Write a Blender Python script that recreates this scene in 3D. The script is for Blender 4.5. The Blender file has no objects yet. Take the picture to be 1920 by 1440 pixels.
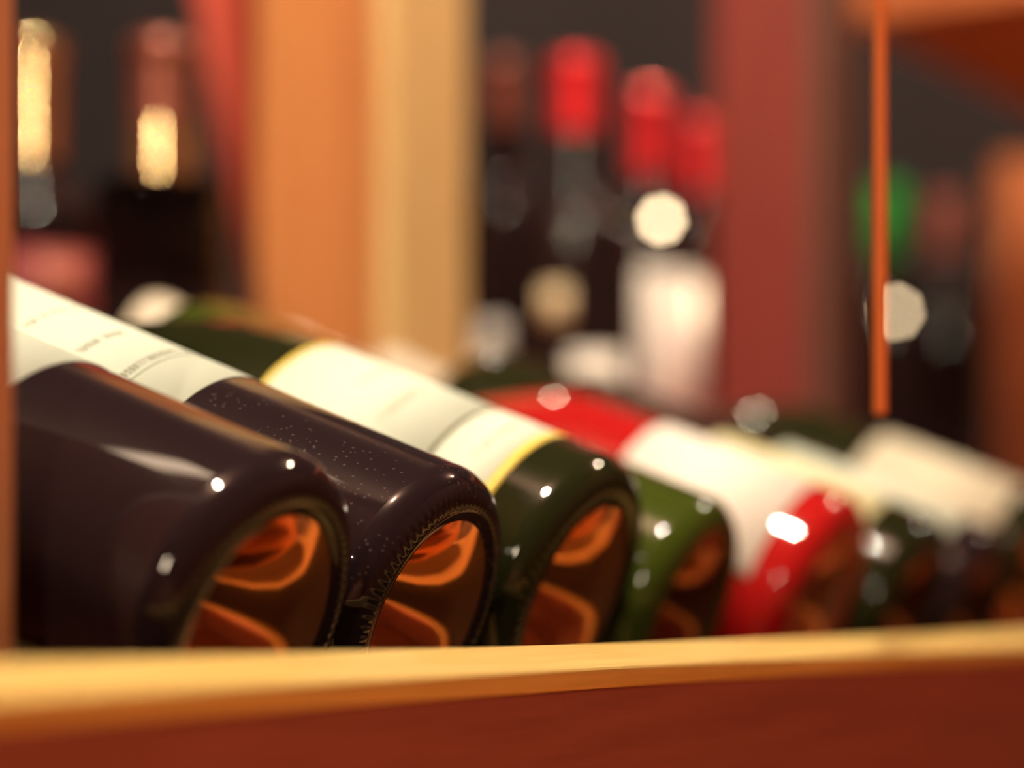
import bpy, bmesh, math, random
from mathutils import Vector, Matrix
random.seed(7)
sc = bpy.context.scene
COL = sc.collection
rad = math.radians

# ------------------------------------------------------------------ camera facts (metres, camera looks along +Y)
FPX = 4026.785            # focal length in pixels of the 1920 wide frame
HOR = 1039.34             # picture height of the horizon
EYE = 1.20                # camera height above the floor
PHI = rad(65.22985)       # angle between the view and the bottles' axes in plan
TAU = rad(21.35165)       # slope of the display shelf
CX, CY, CZ = -0.4646864, -0.2365500, 0.0164560     # camera in the shelf's own frame

def W(x, y, z):
    """point of the shelf's own frame (x along the row, y into the shelf, z up) -> room"""
    dx, dy = x - CX, y - CY
    s, c = math.sin(PHI), math.cos(PHI)
    return Vector((dx * c - dy * s, dx * s + dy * c, EYE + z - CZ))

U = Vector((math.cos(PHI), math.sin(PHI), 0))                       # along the row
IN = Vector((-math.sin(PHI), math.cos(PHI), 0))                     # into the shelf
UP = Vector((0, 0, 1))
A = IN * math.cos(TAU) + UP * math.sin(TAU)                         # bottle axis, base -> neck
V = -IN * math.sin(TAU) + UP * math.cos(TAU)                        # square to the sloped board

def at(px, py, d):
    """room point seen at a pixel of the frame, d metres in front of the camera"""
    return Vector(((px - 960) / FPX * d, d, EYE + (HOR - py) / FPX * d))

# ------------------------------------------------------------------ materials
def mat(name):
    m = bpy.data.materials.new(name)
    m.use_nodes = True
    nt = m.node_tree
    return m, nt, nt.nodes['Principled BSDF']

def setp(b, **k):
    for n, v in k.items():
        b.inputs[n.replace('_', ' ')].default_value = v

def rgb(r, g, b):
    f = lambda v: ((v / 255 + .055) / 1.055) ** 2.4 if v > 10.3 else v / 255 / 12.92
    return (f(r), f(g), f(b), 1)

def plain(name, col, rough=.5, metal=0., spec=.5, noise=0.):
    m, nt, b = mat(name)
    setp(b, Base_Color=col, Roughness=rough, Metallic=metal)
    b.inputs['Specular IOR Level'].default_value = spec
    if noise:
        tc = nt.nodes.new('ShaderNodeTexCoord'); n = nt.nodes.new('ShaderNodeTexNoise')
        n.inputs['Scale'].default_value = 60; n.inputs['Detail'].default_value = 6
        mx = nt.nodes.new('ShaderNodeMixRGB'); mx.blend_type = 'MULTIPLY'; mx.inputs['Fac'].default_value = noise
        mx.inputs['Color1'].default_value = col
        nt.links.new(tc.outputs['Object'], n.inputs['Vector'])
        nt.links.new(n.outputs['Fac'], mx.inputs['Color2'])
        nt.links.new(mx.outputs['Color'], b.inputs['Base Color'])
    return m

def wood(name, dark, light, axis='X', scale=14., rough=.45, stretch=14.):
    m, nt, b = mat(name)
    tc = nt.nodes.new('ShaderNodeTexCoord'); mp = nt.nodes.new('ShaderNodeMapping')
    s = [stretch] * 3; s['XYZ'.index(axis)] = 1.
    mp.inputs['Scale'].default_value = s
    n = nt.nodes.new('ShaderNodeTexNoise'); n.inputs['Scale'].default_value = scale
    n.inputs['Detail'].default_value = 8; n.inputs['Roughness'].default_value = .62
    r = nt.nodes.new('ShaderNodeValToRGB')
    r.color_ramp.elements[0].position = .3; r.color_ramp.elements[0].color = dark
    r.color_ramp.elements[1].position = .68; r.color_ramp.elements[1].color = light
    bp = nt.nodes.new('ShaderNodeBump'); bp.inputs['Strength'].default_value = .12; bp.inputs['Distance'].default_value = .001
    L = nt.links.new
    L(tc.outputs['Object'], mp.inputs['Vector']); L(mp.outputs['Vector'], n.inputs['Vector'])
    L(n.outputs['Fac'], r.inputs['Fac']); L(r.outputs['Color'], b.inputs['Base Color'])
    L(n.outputs['Fac'], bp.inputs['Height']); L(bp.outputs['Normal'], b.inputs['Normal'])
    setp(b, Roughness=rough)
    return m

def glass(name, col, rough=.04, dust=0., trans=0., ior=1.5):
    m, nt, b = mat(name)
    setp(b, Base_Color=col, Roughness=rough, IOR=ior)
    b.inputs['Transmission Weight'].default_value = trans
    if dust:
        L = nt.links.new
        tc = nt.nodes.new('ShaderNodeTexCoord')
        vo = nt.nodes.new('ShaderNodeTexVoronoi'); vo.inputs['Scale'].default_value = 560
        no = nt.nodes.new('ShaderNodeTexNoise'); no.inputs['Scale'].default_value = 45; no.inputs['Detail'].default_value = 4
        lt = nt.nodes.new('ShaderNodeMath'); lt.operation = 'LESS_THAN'; lt.inputs[1].default_value = .20
        gt = nt.nodes.new('ShaderNodeMath'); gt.operation = 'GREATER_THAN'; gt.inputs[1].default_value = .50
        mu = nt.nodes.new('ShaderNodeMath'); mu.operation = 'MULTIPLY'
        m2 = nt.nodes.new('ShaderNodeMath'); m2.operation = 'MULTIPLY'; m2.inputs[1].default_value = dust
        mx = nt.nodes.new('ShaderNodeMixRGB'); mx.inputs['Color1'].default_value = col
        mx.inputs['Color2'].default_value = (.5, .4, .35, 1)
        for t in (vo, no): L(tc.outputs['Object'], t.inputs['Vector'])
        L(vo.outputs['Distance'], lt.inputs[0]); L(no.outputs['Fac'], gt.inputs[0])
        L(lt.outputs[0], mu.inputs[0]); L(gt.outputs[0], mu.inputs[1]); L(mu.outputs[0], m2.inputs[0])
        L(m2.outputs[0], mx.inputs['Fac']); L(mx.outputs['Color'], b.inputs['Base Color'])
    return m

def paper(name, col):
    m, nt, b = mat(name)
    tc = nt.nodes.new('ShaderNodeTexCoord'); n = nt.nodes.new('ShaderNodeTexNoise')
    n.inputs['Scale'].default_value = 250; n.inputs['Detail'].default_value = 5
    bp = nt.nodes.new('ShaderNodeBump'); bp.inputs['Strength'].default_value = .08; bp.inputs['Distance'].default_value = .0004
    nt.links.new(tc.outputs['Object'], n.inputs['Vector']); nt.links.new(n.outputs['Fac'], bp.inputs['Height'])
    nt.links.new(bp.outputs['Normal'], b.inputs['Normal'])
    setp(b, Base_Color=col, Roughness=.75)
    return m

M = {}
M['black_glass'] = glass('black glass', (.017, .0095, .012, 1), .045, dust=0.)
M['dusty_glass'] = glass('dusty black glass', (.017, .0095, .012, 1), .05, dust=.08)
M['green_glass'] = glass('green glass', (.014, .017, .005, 1), .05)
M['leaf_glass'] = glass('leaf green glass', (.042, .062, .007, 1), .05)
M['red_glass'] = glass('red wine in clear glass', (.42, .010, .010, 1), .05)
M['back_glass'] = glass('dark glass', (.014, .008, .009, 1), .035)
M['amber_gleam_punt'] = plain('amber gleam punt', (.85, .34, .13, 1), .10, .92)  # orange gleam of the bases put into the colour of all three punts
M['rose_gleam_punt'] = plain('rose gleam punt', (.95, .40, .20, 1), .12, .75)
M['brown_gleam_punt'] = plain('brown gleam punt', (.42, .15, .07, 1), .10, .92)
M['label'] = paper('cream label paper', (.68, .745, .62, 1))
M['pale_label'] = paper('pale cream label paper', (.72, .66, .50, 1))
M['white_label'] = paper('white label paper', (.86, .80, .72, 1))
M['pale_green_label'] = paper('pale green label paper', (.78, .72, .40, 1))
M['ink'] = plain('grey olive ink', (.20, .21, .14, 1), .8)
M['pale_ink'] = plain('pale brown ink', (.48, .46, .34, 1), .8)
M['gold'] = plain('yellow gold print', (.80, .60, .09, 1), .45, .0)
M['olive'] = plain('olive print', (.10, .09, .02, 1), .5)
M['red_foil'] = plain('red foil', (.78, .02, .028, 1), .3, .45)
M['brown_foil'] = plain('brown foil', (.30, .09, .06, 1), .32, .5)
M['green_foil'] = plain('green foil', (.02, .45, .05, 1), .5)
M['pink_foil'] = plain('dull pink foil', (.45, .13, .09, 1), .55)
M['black_foil'] = plain('black foil', (.03, .02, .02, 1), .3)
M['gold_foil'] = plain('gold foil', (.85, .62, .34, 1), .03, .95)
M['cream_foil'] = plain('cream foil', (.78, .68, .52, 1), .35)
M['dark_red_label'] = paper('dark red label paper', (.22, .03, .03, 1))
M['medal'] = plain('pale gold medal paper', (.80, .64, .40, 1), .5)
M['lip'] = wood('pale pine', (.55, .345, .085, 1), (.75, .525, .175, 1), 'X', 10, .42, 22)
M['pine_up'] = wood('orange pine', (.82, .50, .18, 1), (.95, .68, .30, 1), 'Z', 9, .5, 18)
M['side_pine'] = wood('reddish pine', (.58, .19, .06, 1), (.70, .29, .09, 1), 'Z', 9, .5, 18)
M['black_backing'] = wood('blackened backing wood', (.010, .006, .005, 1), (.018, .010, .008, 1), 'X', 10, .6, 16)
M['shaded_front'] = wood('shade-toned red wood', (.23, .066, .058, 1), (.32, .096, .082, 1), 'X', 12, .5, 16)
M['mahogany'] = wood('mahogany', (.13, .034, .028, 1), (.18, .050, .042, 1), 'X', 12, .5, 16)
M['red_wood'] = wood('red stained wood', (.50, .055, .028, 1), (.60, .08, .038, 1), 'Z', 10, .75, 16)
M['orange_wood'] = wood('orange stained wood', (.62, .16, .05, 1), (.75, .24, .07, 1), 'Z', 10, .55, 16)
M['dark_red_wood'] = wood('dark red wood', (.19, .021, .014, 1), (.25, .030, .019, 1), 'Z', 10, .55, 16)
M['post_wood'] = wood('brown stained pine', (.46, .16, .06, 1), (.62, .24, .09, 1), 'Z', 10, .55, 16)
M['brown_wood'] = wood('grey brown wood', (.13, .045, .03, 1), (.17, .065, .042, 1), 'Z', 10, .55, 16)
M['board'] = wood('shelf pine', (.45, .22, .06, 1), (.6, .34, .11, 1), 'X', 10, .5, 16)
M['floorwood'] = wood('oak floor', (.50, .17, .06, 1), (.68, .27, .10, 1), 'Y', 6, .4, 10)
M['dark_wall'] = plain('dark brown plaster', (.020, .012, .014, 1), .8, noise=.2)
M['warm_wall'] = plain('terracotta plaster', (.16, .06, .035, 1), .8, noise=.2)
M['ceil'] = plain('brown plaster', (.10, .055, .04, 1), .85)
M['cord'] = plain('orange cord', (.85, .30, .11, 1), .6)

# ------------------------------------------------------------------ helpers
def obj(name, bm, m, parent=None, smooth=True, loc=None, mw=None):
    me = bpy.data.meshes.new(name)
    bmesh.ops.recalc_face_normals(bm, faces=bm.faces)
    bm.to_mesh(me); bm.free()
    for p in me.polygons: p.use_smooth = smooth
    me.materials.append(M[m] if isinstance(m, str) else m)
    o = bpy.data.objects.new(name, me); COL.objects.link(o)
    if mw is not None: o.matrix_world = mw
    if loc is not None: o.location = loc
    if parent: o.parent = parent
    return o

def tag(o, label=None, cat=None, group=None, kind=None):
    if label: o['label'] = label
    if cat: o['category'] = cat
    if group: o['group'] = group
    if kind: o['kind'] = kind
    return o

def empty(name, mw, label, cat, group=None):
    o = bpy.data.objects.new(name, None); COL.objects.link(o)
    o.empty_display_size = .03; o.matrix_world = mw
    return tag(o, label, cat, group)

def frame(org, x, y, z):
    return Matrix(((x.x, y.x, z.x, org.x), (x.y, y.y, z.y, org.y), (x.z, y.z, z.z, org.z), (0, 0, 0, 1)))

def box(bm, x0, x1, y0, y1, z0, z1, bev=0.):
    vs = [bm.verts.new((x, y, z)) for x in (x0, x1) for y in (y0, y1) for z in (z0, z1)]
    q = [(0, 1, 3, 2), (4, 6, 7, 5), (0, 4, 5, 1), (2, 3, 7, 6), (0, 2, 6, 4), (1, 5, 7, 3)]
    fs = [bm.faces.new([vs[i] for i in f]) for f in q]
    if bev:
        es = list({e for f in fs for e in f.edges})
        bmesh.ops.bevel(bm, geom=es, offset=bev, segments=3, affect='EDGES', profile=.5)
    return bm

def lathe(bm, prof, n=96, bead=None):
    """profile of (radius, height[, bead weight]) turned about Z; beads raise the stippled ring"""
    rings = []
    for p in prof:
        r, h = p[0], p[1]; w = p[2] if len(p) > 2 else 0.
        if r < 1e-6:
            rings.append([bm.verts.new((0, 0, h))]); continue
        ring = []
        for i in range(n):
            t = 2 * math.pi * i / n
            k = 0.
            if w and bead:
                ph = (i * bead / n) % 1.
                k = w * (max(0., math.cos(2 * math.pi * (ph - .5)) * .5 + .5)) ** 1.6
            ring.append(bm.verts.new(((r + k * .45) * math.cos(t), (r + k * .45) * math.sin(t), h - k)))
        rings.append(ring)
    for a, b in zip(rings, rings[1:]):
        if len(a) == 1 and len(b) == 1: continue
        if len(a) == 1:
            for i in range(n): bm.faces.new((a[0], b[i], b[(i + 1) % n]))
        elif len(b) == 1:
            for i in range(n): bm.faces.new((a[i], a[(i + 1) % n], b[0]))
        else:
            for i in range(n): bm.faces.new((a[i], a[(i + 1) % n], b[(i + 1) % n], b[i]))
    return bm

def band(bm, R, h0, h1, t0, t1, thick=.00016, n=64):
    """curved sheet on a cylinder, angles measured from +Y (up) towards -X"""
    ring = []
    for i in range(n + 1):
        t = math.pi / 2 + t0 + (t1 - t0) * i / n
        c, s = math.cos(t), math.sin(t)
        ring.append([bm.verts.new((r * c, r * s, h)) for r, h in ((R, h0), (R + thick, h0), (R + thick, h1), (R, h1))])
    for a, b in zip(ring, ring[1:]):
        for k in range(4): bm.faces.new((a[k], a[(k + 1) % 4], b[(k + 1) % 4], b[k]))
    bm.faces.new(ring[0]); bm.faces.new(ring[-1][::-1])
    return bm

def arc(cx, cy, r, a0, a1, n):
    return [(cx + r * math.cos(a0 + (a1 - a0) * i / n), cy + r * math.sin(a0 + (a1 - a0) * i / n)) for i in range(n + 1)]

def glass_profile(R, H=.300, shoulder=.192, style='bordeaux', punt=.026, reach=.095):
    k = R / .0375
    p = [(0, punt), (.004 * k, punt - .0006), (.008 * k, punt - .0028), (.012 * k, punt - .0072), (.0155 * k, punt - .0124),
         (.0185 * k, punt - .0172), (.0212 * k, .0048), (.0235 * k, .0022), (.0256 * k, .0007), (.0275 * k, .0002)]
    p += [(.0285 * k, .0001, 0), (R - .0090, .0000, 0), (R - .0080, .0000, .00022), (R - .0070, .0001, .00042), (R - .0060, .0003, .00042), (R - .0050, .0006, .00020),
          (R - .0038, .0011, 0), (R - .0026, .0020, 0), (R - .0014, .0034, 0), (R - .0005, .0052, 0), (R, .0072, 0)]
    p += [(R, h) for h in (.0085, .02, .05, .09, .13, .165)]
    neck = .0143
    if style == 'bordeaux':
        p += [(R, shoulder)]
        rs, rc = .0225, .018
        ph = math.acos((neck + rc - R + rs) / (rs + rc))
        p += [(R - rs + rs * math.cos(ph * i / 12), shoulder + rs * math.sin(ph * i / 12)) for i in range(1, 13)]
        hc = shoulder + (rs + rc) * math.sin(ph)
        p += [(neck + rc - rc * math.cos(ph * (1 - i / 9)), hc - rc * math.sin(ph * (1 - i / 9))) for i in range(1, 10)]
    else:
        p = [q for q in p if q[1] < shoulder - .004] + [(R, shoulder)]
        for i in range(1, 17):
            t = i / 16.
            s = t * t * (3 - 2 * t)
            p.append((R + (neck - R) * s, shoulder + reach * t))
    top = p[-1][1]
    p += [(neck, h) for h in (top + .012, H - .022, H - .012)]
    p += [(neck + .0012, H - .0105), (neck + .0016, H - .006), (neck + .0010, H - .002), (neck - .001, H), (neck - .004, H), (neck - .0045, H - .004), (0, H - .004)]
    return p

def print_lines(R, rows, seed=1):
    """rows: (height, angle0, angle1, letter height, stroke) - faint short strokes too small to read"""
    rnd = random.Random(seed)
    bm = bmesh.new()
    for h, a0, a1, lh, solid in rows:
        if solid:
            band(bm, R, h, h + lh, a0, a1, .00006, 24); continue
        t = a0; st = .00032 / R
        while t < a1:
            if rnd.random() < .16: t += .0016 / R; continue
            w = (.0007 + .0007 * rnd.random()) / R
            k = rnd.random()
            band(bm, R, h, h + lh, t, t + st, .00006, 2)
            if k < .7: band(bm, R, h + lh * rnd.choice((0., .4)), h + lh, t + w - st, t + w, .00006, 2)
            if k > .3: band(bm, R, h + lh * .84, h + lh, t, t + w, .00006, 3)
            if k < .5: band(bm, R, h, h + lh * .16, t, t + w, .00006, 3)
            t += w + .0006 / R
    return bm

def bottle(name, mw, R, label, cat='bottle', group=None, glassm='black_glass', style='bordeaux', H=.300, shoulder=.192,
           paper_=None, capsule=None, n=96, bead=None, cap_len=.058, extra=None, reach=.095, punt_m=None):
    root = empty(name, mw, label, cat, group)
    pr = glass_profile(R, H, shoulder, style, reach=reach)
    obj('glass_body', lathe(bmesh.new(), pr[8:], n, bead), glassm, root)
    o = obj('punt', lathe(bmesh.new(), pr[:9], 96), punt_m or 'amber_gleam_punt', root)
    if n > 150: o['label'] = 'hollow punt in the base, its orange gleam put into the colour'
    for q in (paper_ or []):
        # (part name, material, h0, h1, angle0, angle1)
        o = obj(q[0], band(bmesh.new(), R + .0001 + (q[6] if len(q) > 6 else 0), q[2], q[3], rad(q[4]), rad(q[5])), q[1], root)
        if len(q) > 7: o['label'] = q[7]
        root[q[0]] = True
        if q[0] == 'front_label': front = o
    if capsule:
        rn = .0146
        pr = [(rn, H - cap_len), (rn + .0004, H - cap_len), (rn + .0004, H - cap_len + .0006), (rn + .0004, H - cap_len + .0012), (rn + .0004, H - .0145), (rn + .0004, H - .0132), (rn + .0004, H - .012), (rn + .0016, H - .0108), (rn + .0020, H - .006), (rn + .0014, H - .001), (rn - .001, H + .0005), (0, H + .0005)]
        obj('foil_capsule', lathe(bmesh.new(), pr, 48), capsule, root)
    else:
        obj('cork', lathe(bmesh.new(), [(0, H - .012), (.0095, H - .012), (.0095, H - .0005), (0, H - .0005)], 32), 'medal', root)
    if extra: extra(root, R)
    for k in list(root.keys()):
        if k not in ('label', 'category', 'group', 'kind'): del root[k]
    return root

def child(root, name):
    return [c for c in root.children if c.name.split('.')[0] == name][0]

# ------------------------------------------------------------------ the bottles lying on the sloped display shelf
def lying(X, s, R):
    o = W(X, 0, 0) - A * s + V * (R - .0375)
    return frame(o, U, V, A)

def lettering(rows, ink='ink', seed=1, part='front_label'):
    def f(root, R):
        obj('label_print', print_lines(R + .00027, rows, seed), ink, child(root, part), smooth=False)
    return f

g = 'wine bottles lying in a row on the sloped shelf'
B1 = bottle('wine_bottle', lying(-.078, 0, .0378), .0378,
            'almost black wine bottle touching the left post, its label mostly behind that post', group=g, glassm='black_glass', n=492, bead=82,
            paper_=[('front_label', 'label', .0627, .150, -70, 75)], capsule='black_foil',
            extra=lettering([(.095, .1, .9, .0022, 0), (.082, .2, .8, .0022, 0)], 'ink', 3))
B2 = bottle('wine_bottle', lying(0, 0, .0378), .0378,
            'dusty black wine bottle with a plain cream label, second from the left post', group=g, glassm='dusty_glass', n=492, bead=82,
            paper_=[('front_label', 'label', .0705, .158, -70, 80)], capsule='black_foil',
            extra=lettering([(.1225, rad(5), rad(34), .0020, 0), (.1040, rad(12), rad(42), .0022, 0), (.0885, rad(0), rad(46), .0022, 0), (.0866, rad(-6), rad(44), .00035, 1)], 'ink', 5))

def b3_extra(root, R):
    lab = child(root, 'front_label'); low = child(root, 'lower_label')
    o = obj('gold_border', band(bmesh.new(), R + .00027, .0975, .0995, rad(-75), rad(80), .00005), 'gold', lab); o['label'] = 'yellow gold edge of the label'
    o = obj('gold_border', band(bmesh.new(), R + .00027, .0200, .0232, rad(-75), rad(80), .00005), 'gold', low); o['label'] = 'yellow gold edge of the label'
    obj('label_print', print_lines(R + .00027, [(.060, rad(15), rad(46), .003, 0), (.075, rad(0), rad(30), .002, 0)], 8), 'pale_ink', lab, smooth=False)
    obj('label_print', print_lines(R + .00027, [(.0300, rad(12), rad(42), .0026, 0)], 9), 'pale_ink', low, smooth=False)
B3 = bottle('wine_bottle', lying(.084, .002, .0415), .0415,
            'wide dark green wine bottle with a gold-edged cream label split by a dark line', group=g, glassm='green_glass', style='burgundy', shoulder=.108, reach=.105, n=492, bead=82,
            paper_=[('front_label', 'label', .0433, .0995, -75, 80), ('label_gap', 'olive', .0418, .0433, -75, 80, 0, 'dark olive line between the two labels'), ('lower_label', 'label', .0200, .0418, -75, 80)],
            capsule='cream_foil', extra=b3_extra)
B4 = bottle('wine_bottle', lying(.163, .008, .0375), .0375,
            'leaf green wine bottle between the gold-edged labelled bottle and the red bottle', group=g, glassm='leaf_glass', punt_m='brown_gleam_punt', n=328, bead=82, capsule='black_foil')
B5 = bottle('wine_bottle', lying(.254, .022, .0418), .0418,
            'bright red wine bottle with a white label in the middle of the lying row', group=g, glassm='red_glass', punt_m='rose_gleam_punt', n=328, bead=82, style='burgundy', shoulder=.105, reach=.075, cap_len=.080,
            paper_=[('front_label', 'white_label', .016, .0760, -75, 80)], capsule='cream_foil')  # pale capsule stands for the glare on the green bottle's shoulder
B6 = bottle('wine_bottle', lying(.345, .031, .0405), .0405,
            'blurred black wine bottle with a greenish cream label just right of the red bottle', group=g, glassm='green_glass', punt_m='brown_gleam_punt', n=328, bead=82,
            paper_=[('front_label', 'pale_green_label', .022, .095, -75, 80)], capsule='cream_foil')
B7 = bottle('wine_bottle', lying(.430, .036, .0400), .0400,
            'last black bottle base at the right end of the row, below a cream label', group=g, glassm='black_glass', punt_m='brown_gleam_punt', n=328, bead=82,
            paper_=[('front_label', 'label', .016, .100, -75, 80)], capsule='cream_foil')
B8 = bottle('wine_bottle', lying(.522, .036, .0480), .0480,
            'large wine bottle with a cream label at the far end of the lying row', group=g, glassm='green_glass', n=200, bead=82, style='burgundy', shoulder=.120, reach=.09,
            paper_=[('front_label', 'pale_label', .016, .085, -75, 80)], capsule='cream_foil')

# ------------------------------------------------------------------ the sloped shelf: board, front lip, fascia, end posts
shelf = empty('display_shelf', frame(W(0, 0, -.0375), U, IN, UP), 'sloped pine display shelf with a pale front lip that holds the lying wine bottles', 'shelf')
inv = shelf.matrix_world.inverted()
def put(o):
    mw = o.matrix_world.copy(); o.parent = shelf; o.matrix_parent_inverse = Matrix(); o.matrix_local = inv @ mw
    return o

def lip_pt(x):
    d = .350 * 116 / (116 - .0351 * x)
    return at(x, 1236 - .0290 * x, d)
L0, L1 = lip_pt(-230), lip_pt(2150)
ld = (L1 - L0).normalized()
lz = (V - ld * V.dot(ld)).normalized()
ly = lz.cross(ld)             # into the shelf
LF = frame(L0, ld, ly, lz)
LEN = (L1 - L0).length
put(obj('shelf_board', box(bmesh.new(), -.130, .50, -.034, .294, -.0185, -.0005, .001), 'board', None, False, mw=frame(W(0, 0, 0) - V * .0375, U, A, V)))
TOP, EDGE = .0150, .0058
put(obj('front_lip', box(bmesh.new(), 0, LEN, -TOP, 0, -EDGE, 0, .0012), 'lip', None, False, mw=LF))
put(obj('lip_backing', box(bmesh.new(), 0, LEN, -.006, -.001, -.055, -EDGE, .0005), 'black_backing', None, False, mw=LF))  # unseen backing, blackened so the punts reflect dark
o = put(obj('shaded_front_board', box(bmesh.new(), 0, LEN, -TOP + .0006, -.0062, -.068, -EDGE, .0008), 'shaded_front', None, False, mw=LF))  # board standing for the shaded front of the lip, shade in its colour
o['label'] = 'dark shade-toned red wood board below the pale lip'
pc = at(33, 1100, .41)
PF = frame(Vector((pc.x, pc.y, 0)), U, IN, UP)
tag(obj('shelf_post', box(bmesh.new(), -.045, 0, 0, .05, .0, 2.2, .002), 'post_wood', None, False, mw=PF), 'brown wooden post at the left edge beside the nearest black bottle', 'post')
# ------------------------------------------------------------------ the rack behind
CT = 1.215
rk = W(.9, .6, 0); rk.z = 0
rack = empty('rack_counter', frame(Vector((rk.x, rk.y, 0)), U, IN, UP), 'low mahogany cabinet with a dark counter top that carries the standing bottles', 'cabinet')
RI = rack.matrix_world.inverted()
def rput(o):
    mw = o.matrix_world.copy(); o.parent = rack; o.matrix_local = RI @ mw
    return o
def rowbox(name, x0, x1, y0, y1, z0, z1, m, bev=.001):
    o0 = W(0, 0, 0); o0.z = 0
    return rput(obj(name, box(bmesh.new(), x0, x1, y0, y1, z0, z1, bev), m, None, False, mw=frame(o0, U, IN, UP)))
rowbox('counter_top', -.6, .66, .335, 1.5, CT - .03, CT, 'mahogany')
rowbox('counter_top', .66, 1.95, -.10, 1.2, CT - .03, CT, 'mahogany')
rowbox('cabinet_body', .70, 1.92, -.06, 1.17, .0, CT - .03, 'mahogany')
rowbox('cabinet_body', -.55, .70, .36, 1.45, .0, CT - .03, 'mahogany')
# dividers: corner = near right corner of the front edge
def divider(px_l, px_r, d, depth, m_face, m_edge, label, ztop=1.80):
    pr = at(px_r, HOR, d); pl = at(px_l, HOR, d)
    w = (pr.x - pl.x) / math.cos(PHI)
    F = frame(Vector((pr.x, d, CT + .0004)), U, IN, UP)
    root = empty('rack_divider', F, label, 'divider')
    obj('side_board', box(bmesh.new(), -w, 0, .012, depth, 0, ztop - CT, .001), m_face, root, False)
    obj('edge_strip', box(bmesh.new(), -w, 0, 0, .0118, 0, ztop - CT, .002), m_edge, root, False)
divider(752, 877, 1.20, .083, 'side_pine', 'pine_up', 'broad pale orange wooden divider left of the red-capped bottles')
divider(1518, 1603, 1.45, .075, 'dark_red_wood', 'brown_wood', 'dark red divider with a brown front edge right of the white-labelled standing bottle')

# leaning red plank behind the first divider
b0 = at(548, 905, 1.33)
lean = Matrix.Rotation(rad(-11), 4, 'Y')
F = frame(Vector((b0.x, 1.33, CT + .02)), Vector((1, 0, 0)), Vector((0, 1, 0)), UP) @ lean
tag(obj('wood_plank', box(bmesh.new(), 0, .07, 0, .02, .0, .55, .001), 'red_wood', None, False, mw=F), 'red stained plank leaning to the left behind the pale orange divider', 'plank')

# upper shelf at the top right
p0 = at(1700, 95, 1.8); zs = p0.z
p1 = at(1920, 200, 2.03)
dd_ = Vector((p1.x - p0.x, p1.y - p0.y, 0)).normalized()
F = frame(Vector((p0.x, p0.y, zs)) - dd_ * .12, dd_, Vector((-dd_.y, dd_.x, 0)), UP)
tag(obj('upper_shelf', box(bmesh.new(), 0, 1.0, -.5, 0, 0, .03, .001), 'orange_wood', None, False, mw=F), 'orange wooden shelf board high in the top right corner', 'shelf')
F = frame(Vector((at(1875, HOR, 2.25).x, 2.25, CT + .0004)), Vector((1, 0, 0)), Vector((0, 1, 0)), UP)
tag(obj('rack_divider', box(bmesh.new(), 0, .18, 0, .03, 0, .40, .001), 'orange_wood', None, False, mw=F), 'orange wooden divider at the right edge behind the pink-capped bottle', 'divider')

# ------------------------------------------------------------------ upright bottles on the rack
def upright(px, d, R, H, label, turn=0., shoulder=.200, z=CT, **k):
    p = at(px, HOR, d); z += .0004
    mw = Matrix.Translation((p.x, p.y, z)) @ Matrix.Rotation(rad(turn), 4, 'Z')
    # local -Y faces the camera: labels are laid about +Y, so turn half round
    mw = mw @ Matrix.Rotation(math.pi, 4, 'Z')
    return bottle('wine_bottle', mw, R, label, group='wine bottles standing on the rack behind', H=H, shoulder=shoulder, **k)

upright(945, 1.45, .0375, .317, 'standing dark bottle with a dull brown capsule, next to the pale edge of the divider', capsule='brown_foil', glassm='back_glass', cap_len=.045,
        paper_=[('front_label', 'white_label', .113, .138, -27, 1)], shoulder=.205)
upright(1080, 1.30, .0375, .284, 'standing dark bottle with the brightest red capsule', capsule='red_foil', glassm='back_glass', cap_len=.046,
        paper_=[('front_label', 'white_label', .060, .104, -8, 46), ('medal_sticker', 'medal', .121, .143, -34, -8)], shoulder=.172)
upright(1216, 1.50, .0375, .306, 'standing bottle with a large white label and a dark red capsule', capsule='red_foil', glassm='back_glass', cap_len=.058,
        paper_=[('front_label', 'white_label', .056, .178, -70, 75)], shoulder=.196)
upright(1312, 1.64, .0375, .315, 'standing dark bottle half hidden behind the white-labelled one, beside the red post', capsule='red_foil', glassm='back_glass', cap_len=.055, shoulder=.205)
upright(1665, 2.00, .0375, .328, 'standing bottle with a green capsule right of the red post', capsule='green_foil', glassm='back_glass', cap_len=.070, shoulder=.215)
upright(1775, 2.10, .0375, .335, 'standing bottle with a dull pink capsule beside the green-capped one', capsule='pink_foil', glassm='back_glass', cap_len=.060, shoulder=.215)
upright(302, 1.05, .0320, .236, 'small standing dark bottle with a brown capsule carrying a light streak, left of the red plank', capsule='brown_foil', glassm='back_glass', shoulder=.112, cap_len=.080,
        extra=lambda root, R: tag(obj('streak_band', lathe(bmesh.new(), [(.0151, h) for h in (.162, .1626, .1632, .193, .1936, .1942)], 48), 'gold_foil', child(root, 'foil_capsule')), 'shiny band added for a streak of light'))  # mirror-bright band added to carry the light streak on the neck
upright(62, 1.16, .0375, .262, 'standing dark bottle with a gold capsule and a dark red label beside the left post', capsule='gold_foil', glassm='back_glass', shoulder=.158, cap_len=.066,
        paper_=[('front_label', 'dark_red_label', .090, .146, -30, 80), ('medal_sticker', 'pink_foil', .116, .141, 18, 55, .0003)])

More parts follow.
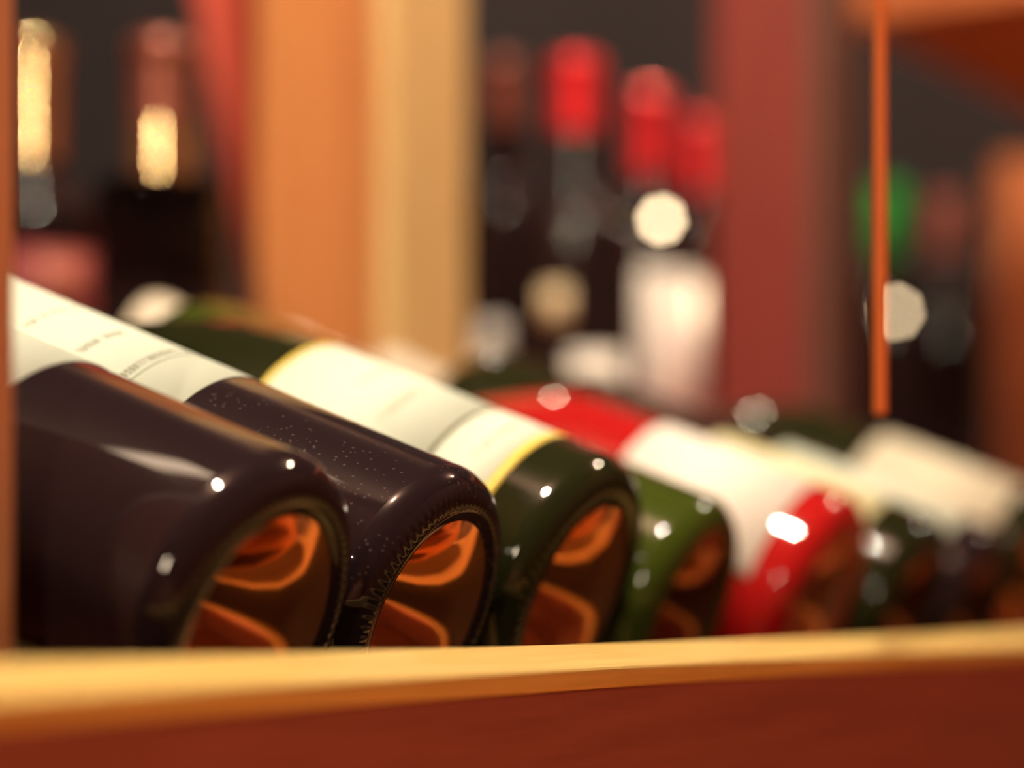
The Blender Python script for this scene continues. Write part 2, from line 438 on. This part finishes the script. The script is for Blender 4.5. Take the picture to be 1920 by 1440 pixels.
# two added glowing beads standing for lamp reflections on the standing bottles
M['glint'], nt_, b_ = mat('lit warm bulb')
setp(b_, Base_Color=(1, .8, .55, 1)); b_.inputs['Emission Color'].default_value = (1, .74, .44, 1); b_.inputs['Emission Strength'].default_value = 19
def glint_bead(px, py, d, label):
    p = at(px, py, d)
    r_ = empty('glint_bead', Matrix.Translation(p), label, 'lamp', 'added glints among the standing bottles')
    bm = bmesh.new(); bmesh.ops.create_uvsphere(bm, u_segments=24, v_segments=16, radius=.0042)
    obj('glint', bm, 'glint', r_)
    bm = bmesh.new(); lathe(bm, [(0, .0036), (.0024, .0036), (.0028, .006), (.0028, .0105), (0, .0105)], 20)
    bmesh.ops.rotate(bm, verts=bm.verts, cent=(0, 0, 0), matrix=Matrix.Rotation(rad(-90), 3, 'X'))
    obj('glint_back', bm, 'black_foil', r_)
glint_bead(1240, 412, 1.455, 'added glint of reflected light above the white label of the standing bottle')
glint_bead(1680, 585, 1.945, 'added glint of reflected light in front of the green-capped standing bottle')

# thin cord hanging in front of the shelf
bm = bmesh.new()
c0 = at(1650, 775, .62)
lathe(bm, [(0, 0), (.0019, 0), (.0019, 2.69 - c0.z), (0, 2.69 - c0.z)], 16)
tag(obj('hanging_cord', bm, 'cord', None, loc=c0), 'thin orange cord hanging straight down in front of the far bottles', 'cord')

# ------------------------------------------------------------------ the room
def setting(name, bm, m):
    return tag(obj(name, bm, m, None, False), name.replace('_', ' '), None, None, 'structure')
X0, X1, Y0, Y1, ZC = -2.2, 2.6, -2.6, 2.9, 2.7
setting('floor', box(bmesh.new(), X0, X1, Y0, Y1, -.05, 0), 'floorwood')
setting('ceiling', box(bmesh.new(), X0, X1, Y0, Y1, ZC, ZC + .05), 'ceil')
setting('wall_back', box(bmesh.new(), X0, X1, Y1, Y1 + .05, 0, ZC), 'dark_wall')
setting('wall_left', box(bmesh.new(), X0 - .05, X0, Y0, Y1, 0, ZC), 'warm_wall')
setting('wall_right', box(bmesh.new(), X1, X1 + .05, Y0, Y1, 0, ZC), 'warm_wall')
setting('wall_front', box(bmesh.new(), X0, X1, Y0 - .05, Y0, 0, ZC), 'warm_wall')

# ------------------------------------------------------------------ ceiling lamps (warm halogen spots), then added fill lights
def lamp(name, loc, power, r=.025, col=(1, .80, .56)):
    l = bpy.data.lights.new(name, 'POINT'); l.energy = power; l.shadow_soft_size = r; l.color = col
    o = bpy.data.objects.new(name, l); COL.objects.link(o); o.location = loc
    return o
lamp('lamp_main', (.03, .31, 2.60), 108, .030, (1, .86, .66))
lamp('lamp_far', (1.35, 1.75, 2.60), 38, .030)
lamp('lamp_near', (-.48, .18, 2.55), 16, .015)
lamp('lamp_left', (-.02, 2.2, 2.45), 12, .02)
def spot(name, loc, power, size, col=(1, .78, .52)):
    l = bpy.data.lights.new(name, 'SPOT'); l.energy = power; l.shadow_soft_size = .04; l.color = col
    l.spot_size = rad(size); l.spot_blend = .4
    o = bpy.data.objects.new(name, l); COL.objects.link(o); o.location = loc
spot('fill_aisle', (.75, -1.6, 2.6), 900, 80)  # added light on the floor, for its bounce and reflections
def aim(name, loc, target, power, size, r=.02):
    spot(name, loc, power, size)
    o = bpy.data.objects[name]; o.data.shadow_soft_size = r
    o.rotation_euler = (Vector(target) - Vector(loc)).to_track_quat('-Z', 'Y').to_euler()
aim('fill_rack_middle', (.12, 2.0, 2.45), (.095, 1.5, 1.40), 520, 8)  # added light that brightens the white-labelled standing bottle
# tall narrow light added behind the camera to draw streaks on the capsules
l = bpy.data.lights.new('streak_light', 'AREA'); l.shape = 'RECTANGLE'; l.size = .03; l.size_y = .36
l.energy = 14; l.color = (1, .80, .56)
o = bpy.data.objects.new('streak_light', l); COL.objects.link(o); o.location = (-.35, -1.7, 2.05)
dv = Vector((-.05, 1.2, 1.42)) - o.location; zz = -dv.normalized(); zx = Vector((0, 0, 1)).cross(zz).normalized()
o.matrix_world = frame(o.location, zx, zz.cross(zx), zz)
# small unseen strip light added to draw the streak along the first bottle
l = bpy.data.lights.new('strip_streak_light', 'AREA'); l.shape = 'RECTANGLE'; l.size = .27; l.size_y = .016
l.energy = .13; l.color = (1, .74, .50)
o = bpy.data.objects.new('strip_streak_light', l); COL.objects.link(o)
a_, b_ = Vector((-.125, .465, 1.560)), Vector((-.245, .322, 1.515))
zx = (b_ - a_).normalized(); zz = (Vector((-.08, .43, 1.22)) - (a_ + b_) / 2).normalized(); zz = -(zz - zx * zz.dot(zx)).normalized()
o.matrix_world = frame((a_ + b_) / 2, zx, zz.cross(zx), zz)
w = bpy.data.worlds.new('World'); sc.world = w; w.use_nodes = True
w.node_tree.nodes['Background'].inputs[0].default_value = (1, .6, .4, 1)
w.node_tree.nodes['Background'].inputs[1].default_value = .02

# ------------------------------------------------------------------ camera
cam = bpy.data.cameras.new('camera'); co = bpy.data.objects.new('camera', cam); COL.objects.link(co)
co.location = (0, 0, EYE); co.rotation_euler = (math.pi / 2, 0, 0)
cam.sensor_width = 36; cam.lens = FPX * 36 / 1920
cam.shift_y = (HOR - 720) / 1920
cam.clip_start = .01
cam.dof.use_dof = True; cam.dof.focus_distance = .505
cam.dof.aperture_fstop = (cam.lens / 1000) / .0194
cam.dof.aperture_blades = 8; cam.dof.aperture_rotation = rad(12)
sc.camera = co
sc.view_settings.view_transform = 'Standard'; sc.view_settings.look = 'None'
sc.view_settings.gamma = 1; sc.view_settings.use_curve_mapping = False
sc.view_settings.exposure = 0.
sc.cycles.use_denoising = True
